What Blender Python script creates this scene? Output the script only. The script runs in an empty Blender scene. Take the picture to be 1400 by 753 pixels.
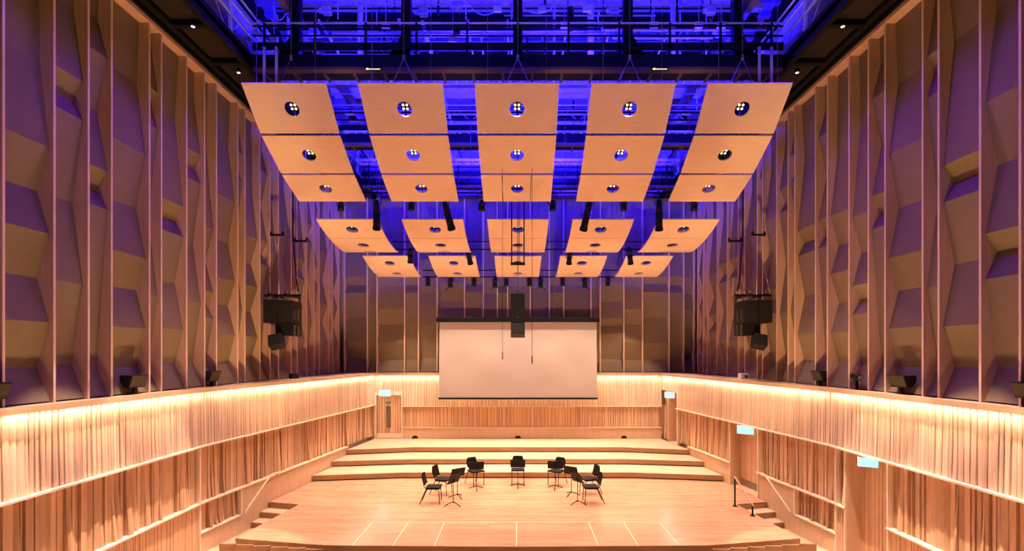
import bpy, bmesh, math, random
from mathutils import Vector, Matrix
PI = math.pi
C = bpy.context.scene.collection
R = random.Random(7)
ORD = ['first','second','third','fourth','fifth','sixth','seventh','eighth','ninth','tenth','eleventh','twelfth',
       'thirteenth','fourteenth','fifteenth','sixteenth','seventeenth','eighteenth','nineteenth','twentieth',
       'twenty-first','twenty-second','twenty-third','twenty-fourth','twenty-fifth','twenty-sixth','twenty-seventh']

# ------------------------------------------------------------------ materials
def new_mat(name):
    m = bpy.data.materials.new(name); m.use_nodes = True
    nt = m.node_tree; b = nt.nodes['Principled BSDF']
    return m, nt, b
def plain(name, col, rough=.5, metal=0., noise=.0, nscale=6.):
    m, nt, b = new_mat(name)
    b.inputs['Roughness'].default_value = rough; b.inputs['Metallic'].default_value = metal
    if max(col) < .05: b.inputs['Specular IOR Level'].default_value = .15
    if noise > 0:
        tc = nt.nodes.new('ShaderNodeNewGeometry')
        n = nt.nodes.new('ShaderNodeTexNoise'); n.inputs['Scale'].default_value = nscale; n.inputs['Detail'].default_value = 4
        nt.links.new(tc.outputs['Position'], n.inputs['Vector'])
        mx = nt.nodes.new('ShaderNodeMix'); mx.data_type = 'RGBA'
        mx.inputs[6].default_value = tuple(c*(1-noise) for c in col)+(1,)
        mx.inputs[7].default_value = tuple(min(1, c*(1+noise)) for c in col)+(1,)
        nt.links.new(n.outputs['Fac'], mx.inputs[0]); nt.links.new(mx.outputs[2], b.inputs['Base Color'])
    else:
        b.inputs['Base Color'].default_value = tuple(col)+(1,)
    return m
def wood(name, c1, c2, stretch=(3,3,.35), rough=.5, tone=False):
    m, nt, b = new_mat(name)
    g = nt.nodes.new('ShaderNodeNewGeometry'); mp = nt.nodes.new('ShaderNodeMapping')
    mp.inputs['Scale'].default_value = stretch
    n = nt.nodes.new('ShaderNodeTexNoise'); n.inputs['Scale'].default_value = 4; n.inputs['Detail'].default_value = 5
    n.inputs['Roughness'].default_value = .6
    nt.links.new(g.outputs['Position'], mp.inputs['Vector']); nt.links.new(mp.outputs[0], n.inputs['Vector'])
    cr = nt.nodes.new('ShaderNodeValToRGB')
    cr.color_ramp.elements[0].position = .3; cr.color_ramp.elements[0].color = tuple(c1)+(1,)
    cr.color_ramp.elements[1].position = .7; cr.color_ramp.elements[1].color = tuple(c2)+(1,)
    nt.links.new(n.outputs['Fac'], cr.inputs[0])
    out = cr.outputs[0]
    if tone:
        a = nt.nodes.new('ShaderNodeAttribute'); a.attribute_name = 'tone'
        mx = nt.nodes.new('ShaderNodeMix'); mx.data_type = 'RGBA'; mx.blend_type = 'MULTIPLY'; mx.inputs[0].default_value = 1
        nt.links.new(out, mx.inputs[6]); nt.links.new(a.outputs['Color'], mx.inputs[7]); out = mx.outputs[2]
    nt.links.new(out, b.inputs['Base Color'])
    b.inputs['Roughness'].default_value = rough
    return m
def floor_mat(name, c1, c2, rough=.25):
    m, nt, b = new_mat(name)
    g = nt.nodes.new('ShaderNodeNewGeometry')
    br = nt.nodes.new('ShaderNodeTexBrick'); br.inputs['Scale'].default_value = 1
    br.inputs['Brick Width'].default_value = 1.9; br.inputs['Row Height'].default_value = .13
    br.inputs['Mortar Size'].default_value = .003; br.offset = .37; br.offset_frequency = 3
    br.inputs['Color1'].default_value = tuple(c1)+(1,); br.inputs['Color2'].default_value = tuple(c2)+(1,)
    br.inputs['Mortar'].default_value = tuple(x*.6 for x in c1)+(1,)
    nt.links.new(g.outputs['Position'], br.inputs['Vector'])
    mp = nt.nodes.new('ShaderNodeMapping'); mp.inputs['Scale'].default_value = (.5, 5, 1)
    n = nt.nodes.new('ShaderNodeTexNoise'); n.inputs['Scale'].default_value = 3; n.inputs['Detail'].default_value = 5
    nt.links.new(g.outputs['Position'], mp.inputs['Vector']); nt.links.new(mp.outputs[0], n.inputs['Vector'])
    cr = nt.nodes.new('ShaderNodeValToRGB')
    cr.color_ramp.elements[0].position = .3; cr.color_ramp.elements[0].color = (.78, .72, .66, 1)
    cr.color_ramp.elements[1].position = .65; cr.color_ramp.elements[1].color = (1, 1, 1, 1)
    nt.links.new(n.outputs['Fac'], cr.inputs[0])
    mx = nt.nodes.new('ShaderNodeMix'); mx.data_type = 'RGBA'; mx.blend_type = 'MULTIPLY'; mx.inputs[0].default_value = 1
    nt.links.new(br.outputs[0], mx.inputs[6]); nt.links.new(cr.outputs[0], mx.inputs[7])
    nt.links.new(mx.outputs[2], b.inputs['Base Color'])
    b.inputs['Roughness'].default_value = rough
    return m
def emit(name, col, s):
    m, nt, b = new_mat(name)
    b.inputs['Base Color'].default_value = tuple(.1*c for c in col)+(1,)
    b.inputs['Emission Color'].default_value = tuple(col)+(1,); b.inputs['Emission Strength'].default_value = s
    return m

M = {}
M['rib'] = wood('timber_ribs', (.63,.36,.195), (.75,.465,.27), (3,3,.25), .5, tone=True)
M['band'] = wood('lit_timber_ribs', (.70,.46,.30), (.80,.57,.40), (3,3,.25), .5, tone=True)  # same timber as the dado, with the ledge light lifted into its colour
M['smooth'] = wood('timber_veneer', (.60,.38,.22), (.68,.45,.28), (2,2,.3), .45)
M['pale'] = wood('pale_timber_edge', (.74,.58,.40), (.80,.64,.46), (2,2,.5), .4)
M['ledge'] = wood('ledge_timber', (.48,.31,.18), (.56,.37,.22), (.6,.6,6), .5)
M['fin'] = wood('fin_timber', (.44,.25,.16), (.54,.32,.215), (3,3,.25), .5)
M['edge'] = wood('fin_edge_timber', (.60,.40,.29), (.68,.46,.34), (2,2,.5), .5)
M['bay'] = plain('brown_acoustic_board', (.165,.108,.058), .75, 0, .12, 9)
M['reflector'] = wood('reflector_birch', (.77,.53,.35), (.82,.58,.39), (.7,4,4), .5)
M['stage'] = floor_mat('stage_planks', (.49,.255,.155), (.60,.33,.21), .2)
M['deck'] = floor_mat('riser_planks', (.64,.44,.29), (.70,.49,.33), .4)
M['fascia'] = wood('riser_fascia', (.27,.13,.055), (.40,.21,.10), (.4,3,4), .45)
M['seam'] = plain('pale_seam_strip', (.85,.68,.48), .4)
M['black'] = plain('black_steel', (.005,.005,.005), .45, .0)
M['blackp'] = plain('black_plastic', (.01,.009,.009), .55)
M['grille'] = plain('speaker_grille', (.012,.011,.01), .6, 0, .3, 60)
M['olive'] = plain('speaker_mesh_face', (.045,.034,.018), .6, 0, .3, 60)
M['cloth'] = plain('black_upholstery', (.008,.007,.007), .8, 0, .2, 40)
M['chrome'] = plain('dull_steel', (.35,.33,.31), .3, 1.)
M['soffit'] = plain('dark_brown_soffit', (.022,.014,.008), .7, 0, .2, 3)
M['beam'] = plain('brown_steel_beam', (.16,.10,.06), .6)
M['grey'] = plain('galvanised_grey', (.62,.62,.66), .4, 0, .1, 4)
M['white'] = plain('white_pipe', (.8,.8,.82), .4)
M['roof'] = plain('grey_roof_deck', (.45,.45,.5), .6, 0, .2, 2)
M['screen'] = plain('projection_fabric', (.40,.325,.285), .9)
M['exit'] = emit('exit_sign_glow', (.50,.98,.93), 1.0)
M['lens'] = emit('warm_lens', (1,.78,.42), 2.2)
M['bluelens'] = emit('blue_lens', (.12,.1,1), 30)
M['green'] = emit('green_indicator', (.3,1,.1), 3)
M['amber'] = emit('amber_indicator', (1,.7,.4), 1.2)
M['led'] = emit('white_spot_lens', (1,.9,.75), 3)
M['glass'] = plain('dark_vision_glass', (.16,.10,.06), .1)
M['metal'] = plain('brushed_plate', (.30,.20,.13), .4, .3)
M['vlamp'] = plain('white_projector_case', (.75,.72,.78), .5)

# ------------------------------------------------------------------ mesh builder
class MB:
    def __init__(s): s.bm = bmesh.new(); s.tones = None
    def box(s, a, b, rot=None, piv=None, bev=0):
        """axis box from corner a to corner b, optional rotation matrix about piv"""
        lo = [min(a[i], b[i]) for i in range(3)]; hi = [max(a[i], b[i]) for i in range(3)]
        vs = [s.bm.verts.new((x, y, z)) for x in (lo[0], hi[0]) for y in (lo[1], hi[1]) for z in (lo[2], hi[2])]
        fs = [s.bm.faces.new([vs[i] for i in f]) for f in ((0,1,3,2),(4,6,7,5),(0,4,5,1),(2,3,7,6),(0,2,6,4),(1,5,7,3))]
        if bev > 0:
            es = list({e for f in fs for e in f.edges})
            r = bmesh.ops.bevel(s.bm, geom=es, offset=bev, segments=2, affect='EDGES', profile=.6)
            vs = list({v for f in r['faces'] for v in f.verts} | {v for v in vs if v.is_valid})
        if rot is not None:
            p = Vector(piv) if piv is not None else (Vector(lo)+Vector(hi))/2
            for v in vs: v.co = rot @ (v.co-p) + p
        return s
    def cyl(s, p0, p1, r0, r1=None, n=10, caps=True):
        p0, p1 = Vector(p0), Vector(p1); r1 = r0 if r1 is None else r1
        d = (p1-p0).normalized(); u = d.orthogonal().normalized(); w = d.cross(u)
        A, B = [], []
        for i in range(n):
            a = 2*PI*i/n; o = u*math.cos(a)+w*math.sin(a)
            A.append(s.bm.verts.new(p0+o*r0)); B.append(s.bm.verts.new(p1+o*r1))
        for i in range(n):
            j = (i+1) % n; f = s.bm.faces.new((A[i], A[j], B[j], B[i])); f.smooth = n > 6
        if caps:
            s.bm.faces.new(A[::-1]); s.bm.faces.new(B)
        return s
    def tube(s, pts, r, n=8):
        pts = [Vector(p) for p in pts]
        rings = []
        u = None
        for i, p in enumerate(pts):
            d = (pts[min(i+1, len(pts)-1)]-pts[max(i-1, 0)]).normalized()
            u = d.orthogonal().normalized() if u is None else (u-d*u.dot(d)).normalized()
            w = d.cross(u)
            rings.append([s.bm.verts.new(p+(u*math.cos(2*PI*k/n)+w*math.sin(2*PI*k/n))*r) for k in range(n)])
        for a, b in zip(rings, rings[1:]):
            for k in range(n):
                f = s.bm.faces.new((a[k], a[(k+1) % n], b[(k+1) % n], b[k])); f.smooth = True
        s.bm.faces.new(rings[0][::-1]); s.bm.faces.new(rings[-1])
        return s
    def prism(s, poly, vec):
        """closed polygon (3-D points) extruded by vec"""
        vec = Vector(vec)
        A = [s.bm.verts.new(p) for p in poly]; B = [s.bm.verts.new(Vector(p)+vec) for p in poly]
        n = len(A)
        s.bm.faces.new(A[::-1]); s.bm.faces.new(B)
        for i in range(n):
            j = (i+1) % n; s.bm.faces.new((A[i], A[j], B[j], B[i]))
        return s
    def quad(s, *p):
        s.bm.faces.new([s.bm.verts.new(q) for q in p]); return s
    def build(s, name, mat, parent=None, origin=None, kind=None):
        """vertices were given in world space; move them into the parent's frame"""
        bmesh.ops.recalc_face_normals(s.bm, faces=s.bm.faces)
        o0 = Vector(origin) if origin is not None else Vector((0,0,0))
        if parent is not None:
            p = parent; o0 = Vector((0,0,0))
            while p is not None: o0 = o0 + p.location; p = p.parent
        for v in s.bm.verts: v.co -= o0
        me = bpy.data.meshes.new(name); s.bm.to_mesh(me); s.bm.free()
        if s.tones is not None and len(s.tones) == len(me.polygons):
            at = me.attributes.new('tone', 'FLOAT_COLOR', 'FACE')
            for i, t in enumerate(s.tones): at.data[i].color = (t, t*(.97+.03*t), t*(.93+.07*t), 1)
        me.materials.append(mat)
        o = bpy.data.objects.new(name, me); C.objects.link(o)
        if parent is not None: o.parent = parent
        else: o.location = o0
        if kind: o['kind'] = kind
        return o
def tag(o, label, cat, group=None, kind=None):
    o['label'] = label; o['category'] = cat
    if group: o['group'] = group
    if kind: o['kind'] = kind
    return o
def thing(name, label, cat, loc, group=None, kind=None):
    o = bpy.data.objects.new(name, None); C.objects.link(o); o.location = loc; o.empty_display_size = .1
    return tag(o, label, cat, group, kind)
def copy_tree(o, parent=None):
    c = o.copy(); C.objects.link(c)
    if parent is not None: c.parent = parent
    for ch in o.children: copy_tree(ch, c)
    return c

# ------------------------------------------------------------------ hall geometry
CAM_Z = 4.2
XW, YK, TAPER, YB = 7.47, 12.02, .131, 21.95        # near wall, kink, far taper, back wall
LEDGE_Z, LEDGE_T, RAIL_Z, RAIL2_Z = 3.33, .095, 2.07, .71
TOP_Z, FLOOR_Z, NEAR_Y = 10.95, -.5, 4.2
def XF(y): return XW if y <= YK else XW-TAPER*(y-YK)
XB = XF(YB)
def P(x, y, d):                                     # point seen at pixel (x, y) at depth d
    return Vector(((x-708)*d/700, d, CAM_Z+(484.6-y)*d/700))

def ribs(mb, p0, p1, z0, z1, n, seed, wmin=.06, wmax=.14, deep=.035, flare=.05, pflare=.8, f0=.25, f1=.6, tv=.12, rows=8, base=0., bulge=0.):
    """vertical timber ribs of mixed width and depth on the wall from p0 to p1 (plan points); n points into the hall"""
    rr = random.Random(seed); bm = mb.bm
    if mb.tones is None: mb.tones = []
    p0, p1 = Vector((p0[0], p0[1], 0)), Vector((p1[0], p1[1], 0)); n = Vector((n[0], n[1], 0)).normalized()
    L = (p1-p0).length; t = (p1-p0)/L; s = 0.
    while s < L-1e-4:
        w = rr.uniform(wmin, wmax)
        if s+w > L-wmin*.6: w = L-s
        dl, dr = rr.uniform(.15, 1)*deep, rr.uniform(.15, 1)*deep
        fl = flare*rr.uniform(.5, 1) if rr.random() < pflare else 0.
        zs = z1-(z1-z0)*rr.uniform(f0, f1)
        g = min(.008, w*.1)
        us = [0, g, g+(w-2*g)*.33, g+(w-2*g)*.67, w-g, w]
        tone = 1-tv*rr.random()
        grid = []
        for k in range(rows+1):
            z = z1+(z0-z1)*k/rows
            row = []
            for i, u in enumerate(us):
                a = (u/w)
                if i in (0, 5): dep = -.012
                else:
                    dep = dl+(dr-dl)*a
                    arch = 1-((a-.5)*2)**2*.5
                    zz = zs+(1-arch)*-.25*(z1-z0)*.5
                    q = max(0., (zz-z)/(max(zz-z0, 1e-3)))
                    dep += fl*arch*q**1.15 + bulge*(1-((a-.5)*2)**2)
                v = p0+t*(s+u)+n*(dep+base); row.append(bm.verts.new((v.x, v.y, z)))
            grid.append(row)
        for k in range(rows):
            for i in range(5):
                bm.faces.new((grid[k][i], grid[k][i+1], grid[k+1][i+1], grid[k+1][i])); mb.tones.append(tone if i not in (0, 4) else tone*.9)
        s += w
    return mb

def slab(mb, p0, p1, z0, z1, n, t0, t1):
    """a board along the plan line p0-p1, from offset t0 to t1 along n"""
    p0, p1 = Vector((p0[0], p0[1], 0)), Vector((p1[0], p1[1], 0)); n = Vector((n[0], n[1], 0)).normalized()
    a, b, c, d = p0+n*t0, p1+n*t0, p1+n*t1, p0+n*t1
    mb.prism([(v.x, v.y, z0) for v in (a, b, c, d)], (0, 0, z1-z0)); return mb

NB = {-1: Vector((1, 0)), 1: Vector((-1, 0))}
def NF(s):
    v = Vector((-s, -TAPER)); v.normalize(); return v

# ---- lower walls
for s, side in ((-1, 'left'), (1, 'right')):
    wl = thing('wall_'+side, 'pale ribbed timber wall on the %s side of the hall' % side, 'wall', (s*XW, 12, 0), kind='structure')
    near = ((s*XW, NEAR_Y), (s*XW, YK)); far = ((s*XW, YK), (s*XB, YB))
    nn, nf = NB[s], NF(s)
    def seg(y0, y1): return ((s*XF(y0), y0), (s*XF(y1), y1))
    # upper band, grazed by the light under the ledge
    b = MB()
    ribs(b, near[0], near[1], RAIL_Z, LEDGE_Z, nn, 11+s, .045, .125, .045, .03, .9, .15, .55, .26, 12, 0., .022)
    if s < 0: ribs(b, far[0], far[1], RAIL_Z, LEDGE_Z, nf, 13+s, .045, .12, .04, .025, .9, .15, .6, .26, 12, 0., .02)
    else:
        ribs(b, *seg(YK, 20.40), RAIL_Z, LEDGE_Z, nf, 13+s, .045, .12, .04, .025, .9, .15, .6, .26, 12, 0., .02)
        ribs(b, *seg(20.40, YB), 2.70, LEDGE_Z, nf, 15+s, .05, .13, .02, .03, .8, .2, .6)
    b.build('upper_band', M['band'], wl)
    # dado below the rail
    d = MB(); r2 = -.06
    openings = [] if s < 0 else [(10.35, 11.67), (15.08, 16.57), (20.46, 21.30)]
    def spans(y0, y1):
        cur = y0
        for a, c in openings:
            if c <= cur or a >= y1: continue
            if a > cur: yield cur, a
            cur = c
        if cur < y1: yield cur, y1
    for a, c in spans(NEAR_Y, YK): ribs(d, *seg(a, c), RAIL2_Z, RAIL_Z, nn, int(a*10)+s, .05, .16, .085, .10, .28, .15, .7, .3, 8, -.15)
    for a, c in spans(YK, YB-.03): ribs(d, *seg(a, c), RAIL2_Z if a < 19 else .62, RAIL_Z, nf, int(a*10)+s, .05, .15, .08, .08, .3, .0, .7, .3, 8, -.15)
    for a, c in spans(NEAR_Y, YK): ribs(d, *seg(a, c), FLOOR_Z, RAIL2_Z, nn, int(a*10)+40+s, .05, .13, .025, .02, .2, .0, .7, .15, 4, -.05)
    if s < 0 or True: ribs(d, *seg(YK, 13.45), 0., RAIL2_Z, nf, 71+s, .05, .13, .08, .08, .35, .0, .7, .3, 8, -.15)
    d.build('ribbed_dado', M['rib'], wl)
    v = MB()
    for a, c in spans(13.45, 19.6): slab(v, *seg(a, c), FLOOR_Z, RAIL2_Z-.01, nf, -.06, -.005)
    slab(v, *seg(YK, 13.45), FLOOR_Z, -.01, nf, -.06, -.005)
    v.build('smooth_skirt', M['smooth'], wl)
    k = MB()                                             # solid wall behind the boards
    for a, c in spans(NEAR_Y, YB):
        for a2, c2 in ([(a, min(c, YK)), (YK, c)] if a < YK < c else [(a, c)]):
            slab(k, *seg(a2, c2), -1.2, LEDGE_Z, nn if c2 <= YK else nf, -.5, -.17)
    for a, c in openings: slab(k, *seg(a, c), RAIL_Z-.04 if a < 20 else 2.7, LEDGE_Z, nn if c <= YK else nf, -.5, -.17)
    k.build('backing', M['smooth'], wl)
    # rails
    tr = thing('trim_1' if s < 0 else 'trim_4', 'thin pale timber rail under the glowing band on the %s wall' % side, 'trim', (s*XW, 12, RAIL_Z), kind='structure')
    t = MB(); slab(t, *near, RAIL_Z-.035, RAIL_Z, nn, -.16, .135); slab(t, *(far if s < 0 else seg(YK, 20.40)), RAIL_Z-.035, RAIL_Z, nf, -.16, .115)
    t.build('rail', M['pale'], tr)
    tr = thing('trim_2' if s < 0 else 'trim_5', 'thin pale timber rail low on the %s wall above the skirting' % side, 'trim', (s*XW, 12, RAIL2_Z), kind='structure')
    t = MB()
    for a, c in spans(NEAR_Y, YK): slab(t, *seg(a, c), RAIL2_Z-.03, RAIL2_Z, nn, -.11, .05)
    for a, c in spans(YK, 19.45): slab(t, *seg(a, c), RAIL2_Z-.03, RAIL2_Z, nf, -.11, .045)
    slab(t, *seg(YK, 13.45), -.025, .005, nf, -.11, .03)
    t.build('rail', M['pale'], tr)
    t = MB()                                             # upright strips
    t.box((s*(XW-.02), YK-.02, FLOOR_Z), (s*(XW+.1), YK+.025, RAIL_Z-.03))
    slab(t, *seg(13.43, 13.48), 0., RAIL2_Z-.03, nf, -.1, .03)
    for a, c in openings[:2]:
        for y in (a-.035, c): slab(t, *seg(y, y+.035), FLOOR_Z if a < 12 else 0, RAIL_Z-.03, nn if a < 12 else nf, -.1, .02)
    if s > 0: slab(t, *seg(20.36, 20.42), .6, 2.7, nf, -.1, .03)
    t.build('upright', M['pale'], tr)
    # ledge
    tr = thing('trim_3' if s < 0 else 'trim_6', 'brown timber ledge running under the tall fins on the %s wall' % side, 'trim', (s*XW, 12, LEDGE_Z), kind='structure')
    t = MB(); t.prism([(s*(XW-.16), NEAR_Y, LEDGE_Z), (s*(XW-.16), YK, LEDGE_Z), (s*(XB-.16), YB-.16, LEDGE_Z), (s*(XB-.16), YB+.3, LEDGE_Z), (s*8.2, YB+.3, LEDGE_Z), (s*8.2, NEAR_Y, LEDGE_Z)], (0, 0, LEDGE_T))
    t.build('ledge_board', M['ledge'], tr)
    # wall behind the fins and above them
    k = MB(); k.box((s*8.12, NEAR_Y, LEDGE_Z), (s*8.35, 23, 15.4)); k.build('upper_backing', M['soffit'], wl)

# ---- back wall
wb = thing('wall_back', 'pale ribbed timber back wall behind the stage risers', 'wall', (0, YB, 0), kind='structure')
nb = Vector((0, -1))
DX0, DX1 = -6.05, -4.98
b = MB()
ribs(b, (DX1, YB), (XB, YB), 2.0, LEDGE_Z, nb, 31, .07, .16, .02, .04, .8, .2, .6)
ribs(b, (-XB, YB), (DX1, YB), 2.62, LEDGE_Z, nb, 32, .07, .16, .02, .03, .8, .2, .6)
b.build('upper_band', M['band'], wb)
b = MB(); ribs(b, (DX1, YB), (XB-.1, YB), 1.07, 1.97, nb, 33, .08, .2, .035, .03, .2, .0, .7, .2, 8, -.06); b.build('ribbed_dado', M['rib'], wb)
b = MB(); slab(b, (DX1, YB), (XB, YB), .6, 1.06, nb, -.1, 0); b.build('smooth_skirt', M['smooth'], wb)
b = MB(); slab(b, (DX1, YB), (8, YB), -.8, LEDGE_Z, nb, -.5, -.17); slab(b, (-8, YB), (DX0, YB), -.8, LEDGE_Z, nb, -.5, -.0)
slab(b, (DX0, YB), (DX1, YB), 2.6, LEDGE_Z, nb, -.5, -.1); b.box((-8.3, 22.9, LEDGE_Z), (8.3, 23.1, 15.4)); b.build('backing', M['smooth'], wb)
tr = thing('trim_7', 'pale timber rails and brown ledge across the back wall', 'trim', (0, YB, LEDGE_Z), kind='structure')
b = MB(); slab(b, (DX1, YB), (XB, YB), 1.97, 2.0, nb, -.1, .06); slab(b, (DX1, YB), (XB, YB), 1.06, 1.09, nb, -.1, .04); b.build('rail', M['pale'], tr)
b = MB(); b.box((-XB+.16, YB-.16, LEDGE_Z), (XB-.16, YB+1.1, LEDGE_Z+LEDGE_T)); b.build('ledge_board', M['ledge'], tr)

# ---- floor, lower floor, risers, steps
fl = thing('floor', 'glossy planked timber stage floor in front of the risers', 'floor', (0, 14, 0), kind='structure')
SY = 14.62
edge = [(-6.14, 14.37), (-6.46, 11.71), (-4.2, 11.28), (0, 11.2), (4.2, 11.28), (6.46, 11.71), (6.14, 14.37)]
poly = [(-XF(SY)+.02, SY)] + edge + [(XF(SY)-.02, SY), (XF(20)-.0, 20.), (-XF(20), 20.)]
b = MB(); b.prism([(x, y, -.02) for x, y in poly], (0, 0, .02)); b.build('deck', M['stage'], fl)
b = MB()
for (x0, y0), (x1, y1) in zip(edge, edge[1:]):
    e = Vector((x1-x0, y1-y0)); nrm = Vector((e.y, -e.x)).normalized()
    slab(b, (x0, y0), (x1, y1), -.13, -.021, nrm, -.15, .0)
    slab(b, (x0, y0), (x1, y1), -.7, -.131, nrm, -.4, -.06)
b.build('edge_board', M['fascia'], fl)
b = MB()
for x in (-3.65, -2.75, -1.84, -.03, 1.77, 2.65, 3.55): b.box((x-.007, 11.26 if abs(x) < 3 else 11.3, 0), (x+.007, 12.85, .0015))
b.box((-3.65, 12.84, 0), (3.55, 12.855, .0012))
b.build('seam_strip', M['seam'], fl)
fl2 = thing('floor', 'lower auditorium floor in front of the stage', 'floor', (0, 9, FLOOR_Z), kind='structure')
b = MB(); b.box((-XW-.1, NEAR_Y, FLOOR_Z-.1), (XW+.1, 14.9, FLOOR_Z)); b.build('boards', M['deck'], fl2)
for s, side in ((-1, 'left'), (1, 'right')):
    st = thing('stage_steps', 'three short timber steps at the %s end of the stage' % side, 'steps', (s*6.6, 14, FLOOR_Z), 'steps beside the stage')
    ys = [14.62, 14.25, 13.88, 13.5]
    for i in range(3):
        z = -.167*(i+1)
        if i < 2:
            b = MB(); y0, y1 = ys[i+1], ys[i]
            b.prism([(s*(XF(y0)-.01), y0, z-.03), (s*(XF(y1)-.01), y1, z-.03), (s*(6.14+.0), y1-.25, z-.03), (s*(6.19), y0-.25, z-.03)], (0, 0, .03)); b.build('tread', M['deck'], st)
        b = MB(); y = ys[i]
        b.prism([(s*(XF(y)-.01), y, z), (s*(XF(y)-.01), y+.02, z), (s*6.16, y-.23, z), (s*6.16, y-.25, z)], (0, 0, .137)); b.build('step_riser', M['fascia'], st)
    hr = thing('handrail', 'slim pale handrail fixed to the %s wall above the stage steps' % side, 'handrail', (s*XF(14), 14, 0), 'wall handrails')
    pts = [(15.02, .76), (14.65, .78), (14.55, .74), (13.55, .09), (13.5, .0)]
    q = [Vector((s*(XF(y)-.09), y, z)) for y, z in pts]
    b = MB(); b.tube(q, .022, 10); b.build('grab_bar', M['pale'], hr)
    for y, z in ((14.9, .76), (14.2, .51), (13.7, .19)):
        b = MB(); b.tube([(s*(XF(y)-.005), y, z-.06), (s*(XF(y)-.08), y, z-.06), (s*(XF(y)-.09), y, z-.015)], .011, 6); b.build('bracket', M['metal'], hr)
hr = thing('stage_rail', 'short sloping rail on two dark posts beside the right stage steps', 'handrail', (6.05, 13.8, 0))
a0, a1 = Vector((6.02, 14.2, 0)), Vector((6.12, 13.35, 0))
for p, h in ((a0, .78), (a1, .27)):
    b = MB(); b.cyl(p, p+Vector((0, 0, h)), .022, n=10); b.build('post', M['black'], hr)
    b = MB(); b.cyl(p, p+Vector((0, 0, .012)), .07, n=16); b.build('base_plate', M['black'], hr)
b = MB(); b.tube([a0+Vector((0, .03, .8)), a0+Vector((0, -.05, .78)), a1+Vector((0, 0, .29)), a1+Vector((.01, -.06, .25))], .02, 10); b.build('grab_bar', M['fin'], hr)

RZ = [.2, .4, .6]
rl = [(16.96, 17.42), (18.25, 18.66), (19.39, 19.95)]       # y at the wall, y in the middle
names = ['lowest', 'middle', 'topmost']
for i in range(3):
    ye, yc = rl[i]; z = RZ[i]
    r = thing('stage_riser', '%s of the three wide timber risers at the back of the stage' % names[i], 'riser', (0, yc, z-.2), 'stage risers')
    yb = rl[i+1][1]+.3 if i < 2 else YB-.02
    ybe = rl[i+1][0]+.3 if i < 2 else YB-.02
    bx = 3.9+.1*i
    f = [(-XF(ye)+.03, ye), (-bx, yc-.02), (0, yc), (bx, yc-.02), (XF(ye)-.03, ye)]
    bk = [(XF(ybe)-.03, ybe), (bx, yb), (-bx, yb), (-XF(ybe)+.03, ybe)]
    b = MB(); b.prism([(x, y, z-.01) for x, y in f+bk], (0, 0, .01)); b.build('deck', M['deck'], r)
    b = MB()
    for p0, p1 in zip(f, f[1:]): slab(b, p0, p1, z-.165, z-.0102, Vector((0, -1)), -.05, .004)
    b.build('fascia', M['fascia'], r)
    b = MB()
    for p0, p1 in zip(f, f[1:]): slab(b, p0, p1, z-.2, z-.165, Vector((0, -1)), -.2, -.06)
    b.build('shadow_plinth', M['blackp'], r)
for i, x in enumerate((-4.41, 0., 4.55)):
    b = MB(); pts = [(x+.13*math.cos(a), YB-.035, .62+.11*math.sin(a)) for a in [PI*k/10 for k in range(11)]]
    b.prism(pts, (0, .03, 0)); o = b.build('floor_port', M['blackp'], None, (x, YB-.03, .62))
    tag(o, 'small dark half-round port at the back wall foot, %s' % ('left of the screen', 'under the middle of the screen', 'right of the screen')[i], 'port', 'ports in the back wall')

# stall seat backs
for s, side in ((-1, 'left'), (1, 'right')):
    for i in range(6):
        x = s*(6.25-.395*i); y = 11.02-.06*i
        o = thing('stall_seat', 'timber stall seat back at the stage front, %s from the %s end of the row' % (ORD[i], side), 'seat', (x, y, FLOOR_Z), 'stall seats in front of the stage')
        b = MB(); w = .18
        pr = [(x-w, y+.02*s*0, 0) for _ in ()]
        cols = []
        for k in range(7):
            u = -1+k/3.; cols.append((x+w*u, y-.02*(1-u*u)))
        ring = [(cx, cy, -.3) for cx, cy in cols]+[(cx, cy+.04, -.3) for cx, cy in cols[::-1]]
        b.prism(ring, (0, 0, .42+.01)); b.build('backrest', M['fascia'], o)
        b = MB(); b.box((x-w, y+.06, -.12), (x+w, y+.12, .0), bev=.01); b.build('seat', M['fascia'], o)
        b = MB(); b.box((x-.1, y+.0, FLOOR_Z), (x+.1, y+.07, -.3)); b.build('pedestal', M['blackp'], o)

# ------------------------------------------------------------------ doors
def door(name, label, a, c, n, z0, z1, s, cat='door'):
    """recessed ribbed leaf between plan points a (near) and c (far); n points into the hall"""
    a, c = Vector(a), Vector(c); n = Vector(n).normalized(); mid = (a+c)/2
    d = thing(name, label, cat, (mid.x, mid.y, z0), kind='structure')
    rec = .36
    b = MB(); slab(b, a, c, z0-.02, z0, n, -rec-.06, .0); b.build('sill', M['deck'], d)
    b = MB(); e = (c-a).normalized()
    b.tones = None
    ribs(b, a-n*rec, c-n*rec, z0+.22, z1, n, int(mid.y*7), .07, .14, .02, 0, 0, .2, .5, .15, 2); b.build('door_leaf', M['rib'], d)
    b = MB(); slab(b, a, c, z0, z0+.215, n, -rec-.02, -rec+.01); b.build('kick_plate', M['metal'], d)
    b = MB()
    slab(b, c-e*.02, c+e*.03, z0, z1, n, -rec-.03, -.0)
    slab(b, a-e*.03, a+e*.02, z0, z1, n, -rec-.03, -.0)
    slab(b, a, c, z1-.03, z1+.02, n, -rec-.03, -.0)
    b.build('door_frame', M['smooth'], d)
    h = a+e*.22
    b = MB(); slab(b, h-e*.05, h+e*.05, z0+.45, z0+1.35, n, -rec, -rec+.045); b.build('pull_plate', M['metal'], d)
    b = MB()
    for q in (-.05, .05): slab(b, h+e*(q-.022), h+e*(q+.022), z0+1.42, z0+1.48, n, -rec, -rec+.05)
    b.build('lock', M['blackp'], d)
    return d
nfR = NF(1)
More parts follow.
